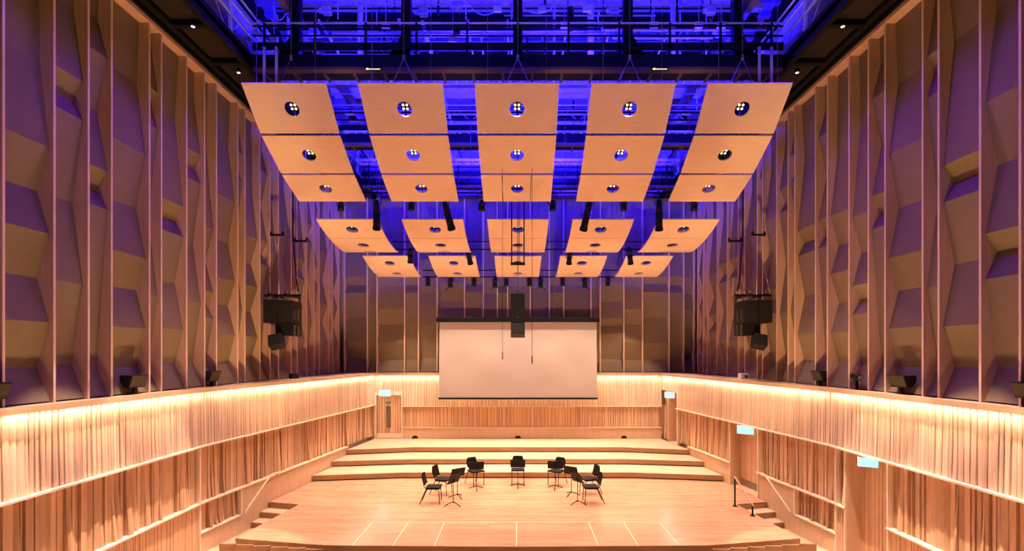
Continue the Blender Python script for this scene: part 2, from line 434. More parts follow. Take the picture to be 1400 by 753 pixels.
door('door_2', 'recessed ribbed timber door nearest the camera on the right wall', (XF(10.35), 10.35), (XF(11.67), 11.67), (-1, 0), FLOOR_Z, RAIL_Z-.04, 1)
door('door_3', 'recessed ribbed timber door on the right wall beside the stage steps', (XF(15.08), 15.08), (XF(16.57), 16.57), nfR, 0, RAIL_Z-.04, 1)
door('door_4', 'narrow timber door at the far end of the right wall', (XF(20.46), 20.46), (XF(21.30), 21.30), nfR, .6, 2.68, 1)
d = thing('door_1', 'pale ribbed timber door in the left corner of the back wall', 'door', ((DX0+DX1)/2, YB, .6), kind='structure')
b = MB(); ribs(b, (DX0, YB+.06), (DX1, YB+.06), .82, 2.46, Vector((0, -1)), 91, .08, .15, .02, 0, 0, .2, .5, .12, 2); b.build('door_leaf', M['rib'], d)
b = MB(); b.box((DX0, YB+.03, .6), (DX1, YB+.08, .82)); b.build('kick_plate', M['pale'], d)
b = MB(); b.box((DX0-.1, YB-.05, .6), (DX0, YB+.1, 2.6)); b.box((DX1, YB-.05, .6), (DX1+.04, YB+.1, 2.6)); b.box((DX0, YB-.05, 2.46), (DX1, YB+.1, 2.62)); b.build('door_frame', M['pale'], d)
b = MB(); b.box((-5.64, YB+.0, 1.08), (-5.46, YB+.05, 1.98)); b.build('vision_panel', M['glass'], d)
b = MB()
for x in (-5.62, -5.5): b.box((x-.02, YB-.0, 2.12), (x+.02, YB+.05, 2.17))
b.build('lock', M['blackp'], d)

# exit signs
def sign(label, p, w, h, fwd, rec=.05):
    p = Vector(p); f = Vector((fwd[0], fwd[1], 0)).normalized(); e = Vector((-f.y, f.x, 0))
    o = thing('exit_sign', label, 'sign', p, 'lit exit signs')
    b = MB(); slab(b, (p-e*w/2).xy, (p+e*w/2).xy, p.z-h/2, p.z+h/2, f.xy, 0, rec); b.build('housing', M['vlamp'], o)
    b = MB(); slab(b, (p-e*(w/2-.015)).xy, (p+e*(w/2-.015)).xy, p.z-h/2+.015, p.z+h/2-.015, f.xy, rec, rec+.012); b.build('lit_face', M['exit'], o)
    b = MB()
    for q in (-.3, .3): b.cyl(p+e*w*q+f*rec/2+Vector((0, 0, h/2)), p+e*w*q+f*rec/2+Vector((0, 0, h/2+.06)), .008, n=6)
    b.build('hanger', M['chrome'], o)
    return o
sign('glowing pale exit sign over the back wall corner door', (-5.66, YB-.12, 2.56), .5, .27, (0, -1))
sign('glowing exit sign over the narrow door at the far end of the right wall', (XF(20.9)-.1, 20.9, 2.55), .42, .25, (-.6, -1))
sign('glowing exit sign over the right wall door beside the stage steps', (XF(15.6)-.03, 15.65, 1.90), .5, .26, (-.7, -1))
sign('glowing exit sign over the right wall door nearest the camera', (XF(10.9)+.02, 10.95, 1.90), .38, .20, (-.7, -1))

# ------------------------------------------------------------------ fins and folded boards
S_, D_ = .07, .27
prof = [
 [(10.95,.25),(8.9,.22),(7.54,S_),(6.84,D_),(6.15,S_),(5.44,D_),(4.72,S_),(4.0,D_),(3.45,.06)],
 [(10.95,.25),(10.2,.24),(8.95,.085),(8.6,.25),(8.28,.085),(6.85,D_),(5.42,.085),(4.04,.28),(3.45,.06)],
 [(10.95,.22),(10.38,.25),(9.65,S_),(8.67,D_),(7.57,S_),(7.2,D_),(6.87,S_),(3.98,D_),(3.45,.06)],
 [(10.95,.20),(9.7,.25),(8.26,S_),(7.17,.26),(6.16,S_),(5.5,.26),(4.73,S_),(3.96,.26),(3.45,.05)],
 [(10.95,.25),(9.7,S_),(9.45,D_),(8.94,S_),(7.04,D_),(5.43,S_),(3.96,D_),(3.45,.06)],
 [(10.95,.18),(9.5,.26),(7.54,S_),(7.2,.26),(6.86,S_),(5.8,.26),(4.76,S_),(4.0,.26),(3.45,.05)],
 [(10.95,.22),(9.3,.25),(7.3,S_),(6.5,D_),(5.75,S_),(5.45,D_),(5.1,S_),(4.0,D_),(3.45,.06)],
 [(10.95,.25),(9.77,.25),(8.27,S_),(7.26,D_),(6.15,S_),(5.86,D_),(5.42,S_),(4.0,D_),(3.45,.06)],
 [(10.95,.15),(9.77,.26),(7.56,S_),(7.26,D_),(6.9,S_),(5.8,D_),(4.7,S_),(3.98,D_),(3.45,.06)],
]
LY = [5.65, 6.15, 7.12, 7.47, 8.29, 8.95, 9.46, 10.43, 10.78, 11.6, 12.27, 12.75, 13.72, 14.08, 14.9, 15.5, 16.05, 16.95, 17.4, 18.2, 18.87, 19.36, 20.35, 20.75, 21.5]
RY = [5.65, 6.33, 6.83, 7.65, 8.31, 9.13, 9.49, 10.46, 10.96, 11.6, 12.41, 12.91, 13.87, 14.22, 14.85, 15.7, 16.05, 16.94, 17.44, 18.36, 19.3, 20.3, 20.75, 21.4]
LT = [2, 7, 4, 0, 1, 2, 3, 4, 5, 1, 6, 3, 4, 0, 2, 6, 3, 4, 5, 1, 2, 3, 4, 0]
RT = [1, 2, 3, 7, 8, 4, 3, 2, 6, 0, 2, 5, 4, 1, 7, 4, 3, 2, 8, 5, 6, 4, 0]
XFIN = 7.5; FT = .036
Z0F = LEDGE_Z+LEDGE_T
def fin_count(n, i): return ORD[n-1-i]
for s, side, ys, tt in ((-1, 'left', LY, LT), (1, 'right', RY, RT)):
    n = len(ys)
    for i, y in enumerate(ys):
        t = thing('timber_fin', 'tall upright timber fin on the %s wall, %s from the stage corner' % (side, fin_count(n, i)), 'fin', (s*XFIN, y, Z0F), 'timber fins on the %s wall' % side)
        b = MB(); b.box((s*(XFIN+.012), y-FT/2, Z0F), (s*8.1, y+FT/2, TOP_Z)); b.build('board', M['fin'], t)
        b = MB(); b.box((s*XFIN, y-FT/2-.002, Z0F), (s*(XFIN+.012), y+FT/2+.002, TOP_Z)); b.build('edge_strip', M['edge'], t)
    for i in range(n-1):
        y0, y1 = ys[i]+FT/2+.002, ys[i+1]-FT/2-.002
        pr = prof[tt[i]]
        poly = [(s*(XFIN+d), y0, z) for z, d in pr]+[(s*8.08, y0, 3.45), (s*8.08, y0, 10.95)]
        b = MB(); b.prism(poly, (0, y1-y0, 0)); o = b.build('folded_board', M['bay'], None, (s*XFIN, (y0+y1)/2, 3.45))
        tag(o, 'folded brown acoustic board between fins on the %s wall, %s from the stage corner' % (side, ORD[n-2-i]), 'acoustic board', 'folded boards on the %s wall' % side)
    tr = thing('trim_8' if s < 0 else 'trim_9', 'timber capping strip along the top of the fins on the %s wall' % side, 'trim', (s*XFIN, 12, TOP_Z), kind='structure')
    b = MB(); b.box((s*(XFIN-.03), NEAR_Y, TOP_Z), (s*8.12, 22.9, TOP_Z+.12)); b.build('strip', M['fin'], tr)
bxs = [470.7, 502, 515.4, 553, 572, 597.5, 635, 660.7, 680, 694, 725, 751, 770.7, 808, 820.7, 853, 878.6, 915, 935, 949]
BYF = 22.0
BX = [(x-708)*BYF/700 for x in bxs]
bt = [5, 4, 3, 2, 1, 6, 8, 0, 2, 3, 4, 5, 7, 1, 6, 3, 8, 2, 0]
for i, x in enumerate(BX):
    t = thing('timber_fin', 'upright timber fin on the back wall, %s from its left corner' % ORD[i], 'fin', (x, BYF, Z0F), 'timber fins on the back wall')
    b = MB(); b.box((x-FT/2, BYF+.012, Z0F), (x+FT/2, 22.85, TOP_Z)); b.build('board', M['fin'], t)
    b = MB(); b.box((x-FT/2-.006, BYF, Z0F), (x+FT/2+.006, BYF+.012, TOP_Z)); b.build('edge_strip', M['edge'], t)
for i in range(len(BX)-1):
    x0, x1 = BX[i]+FT/2+.002, BX[i+1]-FT/2-.002
    poly = [(x0, BYF+d, z) for z, d in prof[bt[i]]]+[(x0, 22.8, 3.45), (x0, 22.8, 10.95)]
    b = MB(); b.prism(poly, (x1-x0, 0, 0)); o = b.build('folded_board', M['bay'], None, ((x0+x1)/2, BYF, 3.45))
    tag(o, 'folded brown acoustic board on the back wall, %s from its left corner' % ORD[i], 'acoustic board', 'folded boards on the back wall')

# ------------------------------------------------------------------ reflectors
def reflector(name, label, group, cx, y0, z0, tilt, L, W, tilt1=None, slots=None):
    """board from its upper front edge (y0,z0), running back and down at tilt degrees (tilt1 at the far edge)"""
    tilt1 = tilt if tilt1 is None else tilt1
    nseg = 1 if tilt == tilt1 else 8
    pts = [(0., 0., math.radians(tilt))]; y = z = 0.
    for k in range(nseg):
        a = math.radians(tilt+(tilt1-tilt)*(k+.5)/nseg); y += math.cos(a)*L/nseg; z -= math.sin(a)*L/nseg
        pts.append((y, z, math.radians(tilt+(tilt1-tilt)*(k+1)/nseg)))
    am = math.radians((tilt+tilt1)/2)
    def at(u, v, w):                                   # u across, v 0..L along, w above the underside
        f = min(max(v/L*nseg, 0), nseg-1e-6); k = int(f); q = f-k
        yy = pts[k][0]+(pts[k+1][0]-pts[k][0])*q; zz = pts[k][1]+(pts[k+1][1]-pts[k][1])*q
        a = pts[k][2]+(pts[k+1][2]-pts[k][2])*q
        return Vector((cx+u, y0+yy+math.sin(a)*w, z0+zz+math.cos(a)*w))
    o = thing(name, label, 'reflector', at(0, L/2, 0), group)
    hr, T = .175, .035
    b = MB(); bm = b.bm
    N = 48
    hole = [(hr*math.cos(2*PI*k/N), hr*math.sin(2*PI*k/N)) for k in range(N)]
    def rect(k, sc):
        c_, s_ = math.cos(2*PI*k/N), math.sin(2*PI*k/N); m = max(abs(c_)/(W/2*sc), abs(s_)/(L/2*sc)); return (c_/m, s_/m)
    # snap four samples to the corners
    outer = [rect(k, 1) for k in range(N)]
    ca = math.atan2(L/2, W/2)
    for sx, sy, ang in ((1,1,ca),(-1,1,PI-ca),(-1,-1,PI+ca),(1,-1,2*PI-ca)):
        k = round(ang/(2*PI)*N) % N; outer[k] = (sx*W/2, sy*L/2)
    levels = [0, .3, .65, 1.]
    rings = {}
    for w in (0, T):
        for li, q in enumerate(levels):
            rings[(w, li)] = [bm.verts.new(at(h[0]+(r[0]-h[0])*q, L/2+h[1]+(r[1]-h[1])*q, w)) for h, r in zip(hole, outer)]
    for k in range(N):
        j = (k+1) % N
        for li in range(3):
            for w in (0, T):
                a_, c_ = rings[(w, li)], rings[(w, li+1)]; bm.faces.new((a_[k], a_[j], c_[j], c_[k]))
        for li in (0, 3):
            a_, c_ = rings[(0, li)], rings[(T, li)]; bm.faces.new((a_[k], a_[j], c_[j], c_[k]))
    b.build('board', M['reflector'], o)
    b = MB()                                            # thin ring round the opening
    for k in range(N):
        j = (k+1) % N
        q = [at(hole[i][0]*f, L/2+hole[i][1]*f, w) for i, f, w in ((k,1.,-.004),(j,1.,-.004),(j,1.07,-.004),(k,1.07,-.004))]
        b.quad(*q)
    for k in range(N):
        j = (k+1) % N
        b.quad(*[at(hole[i][0]*1.07, L/2+hole[i][1]*1.07, w) for i, w in ((k,-.004),(j,-.004),(j,0),(k,0))])
    b.build('opening_ring', M['pale'] if L > 1.1 and nseg == 1 else M['soffit'], o)
    # lamp fitting above the opening
    c = at(0, L/2, .17)
    b = MB(); b.cyl(at(0, L/2, .13), at(0, L/2, .22), .10 if nseg == 1 else .2, n=20); b.build('lamp_housing', M['black'], o)
    b = MB(); b.tube([at(-.3, L/2, T), at(-.3, L/2, .24), at(.3, L/2, .24), at(.3, L/2, T)], .012, 6); b.build('lamp_bracket', M['black'], o)
    for u, v in ((-.045,-.045),(.045,-.045),(-.045,.045),(.045,.045)):
        b = MB(); b.cyl(at(u, L/2+v, .13), at(u, L/2+v, .12), .028, n=12); b.build('lamp', M['lens'], o)
    if slots:
        b = MB()
        for u in slots: b.prism([at(u-.008, .0, -.003), at(u+.008, .0, -.003), at(u+.008, L, -.003), at(u-.008, L, -.003)], at(0, 0, .0)-at(0, 0, -.003))
        b.build('slot', M['blackp'], o)
    # spreader tube and wires at the top
    b = MB()
    for u in (-W*.35, W*.35): b.cyl(at(u, L*.12, T), at(u, L*.12, T)+Vector((0, 0, 2.2)), .006, n=5)
    b.build('wire', M['chrome'], o)
    return o, at(0, L/2, .03)
LAMPS = []
colw = ['leftmost', 'second-from-left', 'middle', 'fourth-from-left', 'rightmost']
def canopy(W, pitch, y0, z0, rowsdef, which, rownames, xoff=0., curved=False):
    for c in range(5):
        y, z = y0, z0
        for r, (t0, t1, L) in enumerate(rowsdef):
            lab = 'timber reflector panel, %s row of the %s canopy, %s column' % (rownames[r], which, colw[c])
            o, p = reflector('hanging_reflector', lab, 'reflector panels of the %s canopy' % which, (c-2)*pitch+xoff, y, z, t0, L-(.06 if which == 'front' else .02), W, t1,
                             slots=(-.41, .38) if (which == 'front' and r == 2 and c == 2) else None)
            LAMPS.append((p, which, r, c))
            n = 8
            for k in range(n):
                a = math.radians(t0+(t1-t0)*(k+.5)/n); y += math.cos(a)*L/n; z -= math.sin(a)*L/n
canopy(1.95, 2.685, 11.77, 10.44, [(41, 41, 1.24), (28, 28, 1.25), (19.5, 19.5, 1.22)], 'front', ['upper', 'middle', 'lower'], -.02)
canopy(1.90, 2.64, 15.8, 8.37, [(22, 12, 1.15), (12, 3, 1.25), (0, -8, .43)], 'middle', ['upper', 'middle', 'lower'], 0)
canopy(1.74, 2.44, 18.95, 7.84, [(19, 11, 1.16), (11, 2, 1.16)], 'rear', ['upper', 'lower'], 0)

# ------------------------------------------------------------------ ceiling void
ce = thing('ceiling', 'steel roof deck high above the stage, lit deep blue', 'ceiling', (0, 13, 15), kind='structure')
b = MB(); b.box((-8.3, NEAR_Y, 15.2), (8.3, 23, 15.4)); b.build('deck', M['roof'], ce)
b = MB()
for y in [5+.6*k for k in range(30)]: b.box((-8.3, y, 15.05), (8.3, y+.18, 15.2))
b.build('ribs', M['roof'], ce)
# galleries along both sides
for s, side in ((-1, 'left'), (1, 'right')):
    g = thing('hanging_gallery', 'dark technical gallery over the %s wall' % side, 'gallery', (s*6.9, 13, 10.98), 'side galleries')
    b = MB(); b.box((s*6.29, NEAR_Y, 11.07), (s*8.1, 22.8, 11.2)); b.build('soffit', M['soffit'], g)
    for y in [5+1.37*k for k in range(13)]:
        b = MB(); b.box((s*6.42, y, 10.95), (s*7.1, y+.12, 11.07)); b.build('cross_rib', M['black'], g)
    b = MB(); b.box((s*6.29, NEAR_Y, 10.95), (s*6.42, 22.8, 11.3)); b.box((s*7.1, NEAR_Y, 10.97), (s*7.22, 22.8, 11.07)); b.box((s*7.34, NEAR_Y, 10.97), (s*7.4, 22.8, 11.07)); b.build('edge_channel', M['black'], g)
    for h in (.45, .75, 1.05):
        b = MB(); b.cyl((s*6.36, NEAR_Y, 11.3+h), (s*6.36, 22.8, 11.3+h), .024, n=8); b.build('guard_rail', M['grey'], g)
    for k in range(12):
        y = 5.3+1.5*k
        b = MB(); b.box((s*6.33, y, 11.3), (s*6.39, y+.06, 12.38)); b.build('guard_post', M['grey'], g)
    b = MB(); b.box((s*7.0, NEAR_Y, 12.6), (s*7.5, 22.8, 13.0)); d_ = tag(b.build('hanging_duct', M['grey'], None, (s*7.25, 13, 12.8)), 'long square air duct above the %s gallery' % side, 'duct', 'air ducts over the galleries')
    b = MB(); b.box((s*5.5, NEAR_Y, 12.5), (s*5.65, 22.6, 12.8)); tag(b.build('steel_beam', M['beam'], None, (s*5.6, 13, 12.65)), 'long dark steel beam beside the %s gallery rail' % side, 'beam', 'beams along the galleries')
    for k, y in enumerate((8.9, 10.4, 12.1)):
        o = thing('ceiling_spot', 'tiny white spotlight under the %s gallery, %s from the camera' % (side, ORD[k]), 'spotlight', (s*(6.6), y, 10.92), 'spots under the galleries')
        b = MB(); b.cyl((s*6.6, y, 10.86), (s*6.6, y, 10.95), .05, n=12); b.build('body', M['black'], o)
        b = MB(); b.cyl((s*6.6, y, 10.855), (s*6.6, y, 10.86), .035, n=12); b.build('lens', M['led'], o)
# bridges
bn = ['nearest the camera', 'in the middle of the three', 'closest to the back wall']
for i, y in enumerate((12.1, 16.45, 20.6)):
    g = thing('hanging_bridge', 'black steel lighting bridge across the ceiling void, %s' % bn[i], 'bridge', (0, y, 10.95), 'lighting bridges')
    b = MB(); b.box((-6.28, y, 11.02), (6.28, y+.1, 11.29)); b.box((-6.28, y+.55, 11.02), (6.28, y+.65, 11.29)); b.build('side_girder', M['black'], g)
    b = MB(); b.box((-6.28, y+.02, 10.95), (6.28, y+.2, 11.02)); b.build('lower_flange', M['beam'], g)
    for k in range(18):
        b = MB(); x = -6.1+k*.717; b.box((x-.03, y+.2, 10.96), (x+.03, y+.66, 11.0)); b.build('floor_joist', M['beam'], g)
    b = MB(); b.box((-6.28, y+.1, 11.0), (6.28, y+.55, 11.03)); b.build('walkway', M['black'], g)
    b = MB(); b.box((-6.28, y, 11.42), (6.28, y+.06, 11.58)); b.build('toe_beam', M['black'], g)
    for z in (11.75, 11.98, 12.05):
        b = MB(); b.cyl((-6.28, y+.03, z), (6.28, y+.03, z), .022, n=8); b.build('guard_rail', M['black' if z != 12.05 else 'grey'], g)
    for k in range(11):
        x = -6+1.2*k; b = MB(); b.box((x-.025, y, 11.29), (x+.025, y+.05, 12.05)); b.build('guard_post', M['black'], g)
# black columns over the front bridge
for i, x in enumerate((-5.36, -2.69, 0, 2.65, 5.3)):
    g = thing('hanging_column', 'black steel hanger column above the front canopy, %s' % ('leftmost of five', 'second from the left', 'in the middle', 'fourth from the left', 'rightmost of five')[i], 'column', (x, 12.35, 11.3), 'black hanger columns')
    b = MB(); b.box((x-.11, 12.28, 11.29), (x+.11, 12.5, 15.05)); b.build('post', M['black'], g)
    if i != 2:
        s = -1 if i < 2 else 1
        b = MB(); b.prism([(x+s*.1, 12.3, 11.9), (x+s*.1, 12.3, 11.3), (x+s*.42, 12.3, 11.3), (x+s*.38, 12.3, 11.45), (x+s*.18, 12.3, 11.75)], (0, .18, 0)); b.build('knee_brace', M['black'], g)
    w = thing('hanging_wire', 'forked steel wire holding a front canopy column, %s' % ('leftmost of five', 'second from the left', 'in the middle', 'fourth from the left', 'rightmost of five')[i], 'wire', (x, 11.85, 11.2), 'wire bridles')
    px = (398, 552, 708, 861, 1015)[i]; top = P(px, 79, 11.85)
    b = MB(); b.cyl(top, top+Vector((0, 0, 3.2)), .007, n=5); b.build('lift_wire', M['chrome'], w)
    b = MB(); b.cyl(top+Vector((0, 0, -.05)), top+Vector((0, 0, .05)), .035, n=8); b.build('ring_clamp', M['chrome'], w)
    for q in (-.3, .3):
        b = MB(); b.cyl(top, Vector((top.x+q, 11.9, 10.42)), .008, n=5); b.build('leg_wire', M['chrome'], w)
# pipes, trays, ducts and beams of the void
def pipe(p0, p1, r, m, label, group):
    b = MB(); b.cyl(p0, p1, r, n=8); o = b.build('hanging_pipe', m, None, (Vector(p0)+Vector(p1))/2); tag(o, label, 'pipe', group)
rr = random.Random(21)
VD = [(16.45,.66,10.9,1.2),(20.6,.66,10.9,1.2),(13.6,.7,13.9,.5),(15.2,.7,14.3,.5),(17.3,.7,13.2,.6),(18.6,.7,14.2,.45),(21.3,.7,12.6,.7),(14.4,.4,12.,.1),(18.2,.4,12.1,.1),(19.6,.4,11.6,.1),(14,.24,13.2,.36),(17,.24,14,.36),(19.9,.24,13.4,.36),(22,.24,12,.36)]
def clear(y, z): return not any(a-.08 < y < a+w+.08 and c-.08 < z < c+h+.08 for a, w, c, h in VD)
y = 12.9
while y < 22.3:
    z = rr.choice([q for q in (11.75, 12.4, 12.9, 13.15, 13.8, 14.25, 14.75) if clear(y, q)])
    pipe((-6.25, y, z), (6.25, y, z), rr.choice((.022, .03, .045)), M[rr.choice(('grey', 'white', 'grey', 'black'))], 'thin crosswise pipe in the blue ceiling void', 'crosswise pipes in the void')
    y += rr.uniform(.22, .42)
for k in range(26):
    x = -6.3+.5*k+rr.uniform(-.15, .15); z = rr.choice((12.18, 12.5, 12.45, 14.9, 14.97))
    pipe((x, 12.7, z), (x, 21.95, z), rr.choice((.02, .03, .05)), M[rr.choice(('grey', 'white', 'black'))], 'thin lengthwise pipe in the blue ceiling void', 'lengthwise pipes in the void')
for k in range(44):
    x = rr.uniform(-6.2, 6.2); z = rr.uniform(11.3, 13)
    y = rr.choice([q for q in [12.95+.05*m for m in range(190)] if not any(a-.1 < q < a+w+.1 for a, w, c, h in VD)])
    pipe((x, y, z), (x, y, 15.1), rr.choice((.014, .02, .03)), M[rr.choice(('grey', 'white', 'black', 'black'))], 'vertical hanger rod in the blue ceiling void', 'hanger rods in the void')
for k, x in enumerate((-4.05, 1.9, 4.0, 5.55, -5.9)):
    pipe((x, 13.2, 11.5), (x, 13.2, 15.05), .065, M['white'], 'stout pale vertical pipe behind the front lighting bridge', 'pale vertical pipes')
for s in (-1, 1):
    for k, dx in enumerate((0, .3)):
        x = s*(4.05+dx+.0)
        pipe((s*(5.66+dx*.95), 12.0, 10.55), (s*(5.66+dx*.95), 12.0, 11.4), .035, M['grey'], 'blue-lit rigging tube above the outer front canopy column', 'rigging tubes over the canopy')
for k, (y, z, h) in enumerate(((13.6, 13.9, .5), (15.2, 14.3, .5), (17.3, 13.2, .6), (18.6, 14.2, .45), (21.3, 12.6, .7))):
    g = thing('hanging_duct', 'square crosswise air duct in the blue ceiling void, %s from the camera' % ORD[k], 'duct', (0, y, z), 'crosswise air ducts')
    b = MB(); b.box((-6.4, y, z), (6.4, y+.7, z+h)); b.build('body', M['grey'], g)
    b = MB()
    for q in range(10): x = -6+1.33*q; b.box((x-.03, y-.03, z-.03), (x+.03, y+.73, z+h+.03))
    b.build('flange', M['grey'], g)
for k, (y, z) in enumerate(((14.4, 12.0), (18.2, 12.1), (19.6, 11.6))):
    g = thing('hanging_tray', 'perforated crosswise cable tray in the blue ceiling void, %s from the camera' % ORD[k], 'cable tray', (0, y, z), 'cable trays')
    b = MB(); b.box((-6.2, y, z), (6.2, y+.02, z+.1)); b.box((-6.2, y+.38, z), (6.2, y+.4, z+.1)); b.build('side_flange', M['grey'], g)
    b = MB()
    for q in range(40): x = -6.1+.31*q; b.box((x-.03, y+.02, z), (x+.03, y+.38, z+.015))
    b.build('rungs', M['grey'], g)
for k, (y, z) in enumerate(((14.0, 13.2), (17.0, 14.0), (19.9, 13.4), (22.0, 12.0))):
    b = MB()
    b.box((-6.6, y, z), (6.6, y+.24, z+.03)); b.box((-6.6, y+.105, z+.03), (6.6, y+.135, z+.33)); b.box((-6.6, y, z+.33), (6.6, y+.24, z+.36))
    tag(b.build('steel_beam', M['black' if k % 2 == 0 else 'grey'], None, (0, y, z)), 'crosswise steel roof beam in the ceiling void, %s from the camera' % ORD[k], 'beam', 'crosswise roof beams')
for k in range(26):
    z = rr.choice([11.7, 11.85, 12.2, 12.3, 12.45, 12.6, 12.75, 13.05, 13.35, 13.6, 14.1, 14.55, 14.8]); y = rr.uniform(12.78, 13.0)
    x0 = rr.uniform(-6.2, 3); x1 = min(6.2, x0+rr.uniform(2, 7))
    pipe((x0, y, z), (x1, y, z), rr.choice((.012, .018, .026)), M[rr.choice(('grey', 'white', 'black'))], 'short crosswise conduit behind the front lighting bridge', 'conduits behind the front bridge')
for k in range(22):
    x = rr.uniform(-6.1, 6.1); y = rr.uniform(13.06, 13.5)
    pipe((x, y, rr.uniform(11.4, 13.4)), (x, y, rr.uniform(14, 15.04)), rr.choice((.012, .02, .03)), M[rr.choice(('grey', 'white', 'black'))], 'short upright conduit behind the front lighting bridge', 'conduits behind the front bridge')
for k in range(14):
    x = -6+.9*k+rr.uniform(-.3, .3); y = 12.7; z = rr.uniform(12.2, 14.4); w_ = rr.uniform(.3, .9); h_ = rr.uniform(.15, .7)
    b = MB(); b.tube([(x+w_*(q/10-.5), y+.01*math.sin(q), z-h_*(1-(q/5-1)**2)) for q in range(11)], .011, 6)
    tag(b.build('hanging_cable', M[rr.choice(('grey', 'white'))], None, (x, y, z)), 'loose loop of cable sagging in the blue ceiling void', 'cable', 'sagging cables')
for k in range(22):
    x = rr.uniform(-6, 6); x = -6+.55*k; y = 12.6; z = rr.choice((11.95, 12.3, 12.7, 13.3, 14.0))
    o = thing('hanging_junction_box', 'small pale junction box among the pipes of the blue void', 'box', (x, y, z), 'junction boxes')
    b = MB(); b.box((x-.1, y-.04, z-.07), (x+.1, y+.04, z+.07), bev=.012); b.build('case', M[rr.choice(('grey', 'white'))], o)
    b = MB(); b.cyl((x, y, z+.07), (x, y, 15.04), .008, n=5); b.build('conduit', M['grey'], o)
for k, (y, z) in enumerate(((15.0, 12.9), (18.9, 12.8))):
    g = thing('hanging_truss', 'crosswise lattice truss in the blue ceiling void, %s one' % ('nearer', 'farther')[k], 'truss', (0, y, z), 'lattice trusses')
    for dz in (0, .45):
        b = MB(); b.cyl((-6.2, y, z+dz), (6.2, y, z+dz), .03, n=8); b.build('chord', M['grey'], g)
    for q in range(25):
        x = -6.2+.496*q; b = MB(); b.cyl((x, y, z if q % 2 else z+.45), (x+.496, y, z+.45 if q % 2 else z), .018, n=6); b.build('brace', M['grey'], g)
for s, side in ((-1, 'left'), (1, 'right')):
    g = thing('hanging_truss', 'lattice truss running lengthwise above the %s gallery' % side, 'truss', (s*6.8, 13, 11.6), 'lengthwise trusses')
    for dz in (0, .6):
        b = MB(); b.cyl((s*6.7, 5, 11.6+dz), (s*6.7, 22, 11.6+dz), .03, n=8); b.build('chord', M['grey'], g)
    for q in range(28):
        y = 5.2+.6*q; b = MB(); b.cyl((s*6.7, y, 11.6 if q % 2 else 12.2), (s*6.7, y+.6, 12.2 if q % 2 else 11.6), .018, n=6); b.build('brace', M['grey'], g)
# hoists hanging in the void
for k, (px, py) in enumerate(((447, 15), (579, 17), (626, 8), (708, 8), (840, 15), (972, 15), (1035, 10), (430, 45), (985, 45))):
    c = P(px, py, 12.9)
    o = thing('hanging_hoist', 'small motor hoist hanging in the blue ceiling void, %s from the left' % ORD[[1,2,3,4,5,7,8,0,6][k]], 'hoist', c, 'chain hoists')
    b = MB(); b.box(c-Vector((.11, .09, .08)), c+Vector((.11, .09, .08)), bev=.02); b.build('motor', M['grey'], o)
    b = MB(); b.cyl(c+Vector((-.2, 0, .0)), c+Vector((-.11, 0, .0)), .06, n=10); b.build('gearbox', M['white'], o)
    b = MB(); b.cyl(c+Vector((.04, 0, .08)), Vector((c.x+.04, c.y, 15.1)), .01, n=5); b.build('chain', M['chrome'], o)
    b = MB(); b.tube([c+Vector((.04, 0, -.08)), c+Vector((.04, 0, -.2)), c+Vector((.0, 0, -.25)), c+Vector((-.05, 0, -.2))], .012, 6); b.build('hook', M['chrome'], o)
for k, (px, y0, y1) in enumerate(((780, 12, 40), (624, 20, 46))):
    c = P(px, y1, 12.4); t_ = P(px, y0, 12.4)
    o = thing('hanging_loudspeaker', 'black cylinder fixture hanging in the blue void %s of the middle column' % ('right', 'left')[k], 'fixture', c, 'black cylinders in the void')
    b = MB(); b.cyl(c, t_, .085, n=16); b.build('body', M['black'], o)
    b = MB(); b.cyl(t_, Vector((t_.x, t_.y, 15.1)), .008, n=5); b.build('cable', M['chrome'], o)
for k, px in enumerate((510, 902)):
    c = P(px, 94, 12.05)
    o = thing('hanging_indicator', 'small lit indicator strip on the front bridge, %s of the middle' % ('left', 'right')[k], 'indicator', c, 'indicator strips')
    b = MB(); b.box(c+Vector((-.2, -.0, -.03)), c+Vector((.2, .04, .06))); b.build('housing', M['black'], o)
    b = MB(); b.box(c+Vector((-.17, -.012, -.02)), c+Vector((.17, 0, .0))); b.build('strip', M['amber'], o)
    b = MB(); b.cyl(c+Vector((-.13, -.02, -.01)), c+Vector((-.13, -.01, -.01)), .022, n=10); b.build('lamp', M['green'], o)
# visible blue lamps
BL = []
for k, (px, py, d_) in enumerate(((587, 76, 12.9), (443, 82, 12.9), (1000, 76, 12.9))):
    c = P(px, py, d_); BL.append(c)
    o = thing('hanging_lamp', 'bright blue lamp behind the front bridge, %s' % ('left of the middle column', 'far left one', 'far right one')[k], 'lamp', c, 'blue lamps')
    b = MB(); b.box(c+Vector((-.09, .01, -.07)), c+Vector((.09, .15, .07)), bev=.015); b.build('housing', M['black'], o)
    b = MB(); b.cyl(c, c+Vector((0, .01, 0)), .025, n=12); b.build('lens', M['bluelens'], o)

# ------------------------------------------------------------------ stage lights
def bar(name, label, y, z, x0, x1):
    g = thing(name, label, 'bar', (0, y, z), 'lighting bars')
    b = MB(); b.cyl((x0, y, z), (x1, y, z), .026, n=10); b.build('tube', M['black'], g)
    b = MB(); b.cyl((x0, y, z+.28), (x1, y, z+.28), .02, n=8); b.build('upper_tube', M['black'], g)
    for k in range(9):
        x = x0+(x1-x0)*k/8
        b = MB(); b.cyl((x, y, z), (x, y, z+2.2), .008, n=5); b.build('drop_wire', M['chrome'], g)
B1, B2, B3 = (15.2, 9.0), (18.74, 8.05), (21.45, 7.45)
bar('hanging_bar', 'black lighting bar between the front and middle canopies', *B1, -5.6, 5.6)
bar('hanging_bar', 'black lighting bar between the middle and rear canopies', *B2, -4.6, 4.6)
bar('hanging_bar', 'black lighting bar behind the rear canopy near the back wall', *B3, -4.0, 4.2)
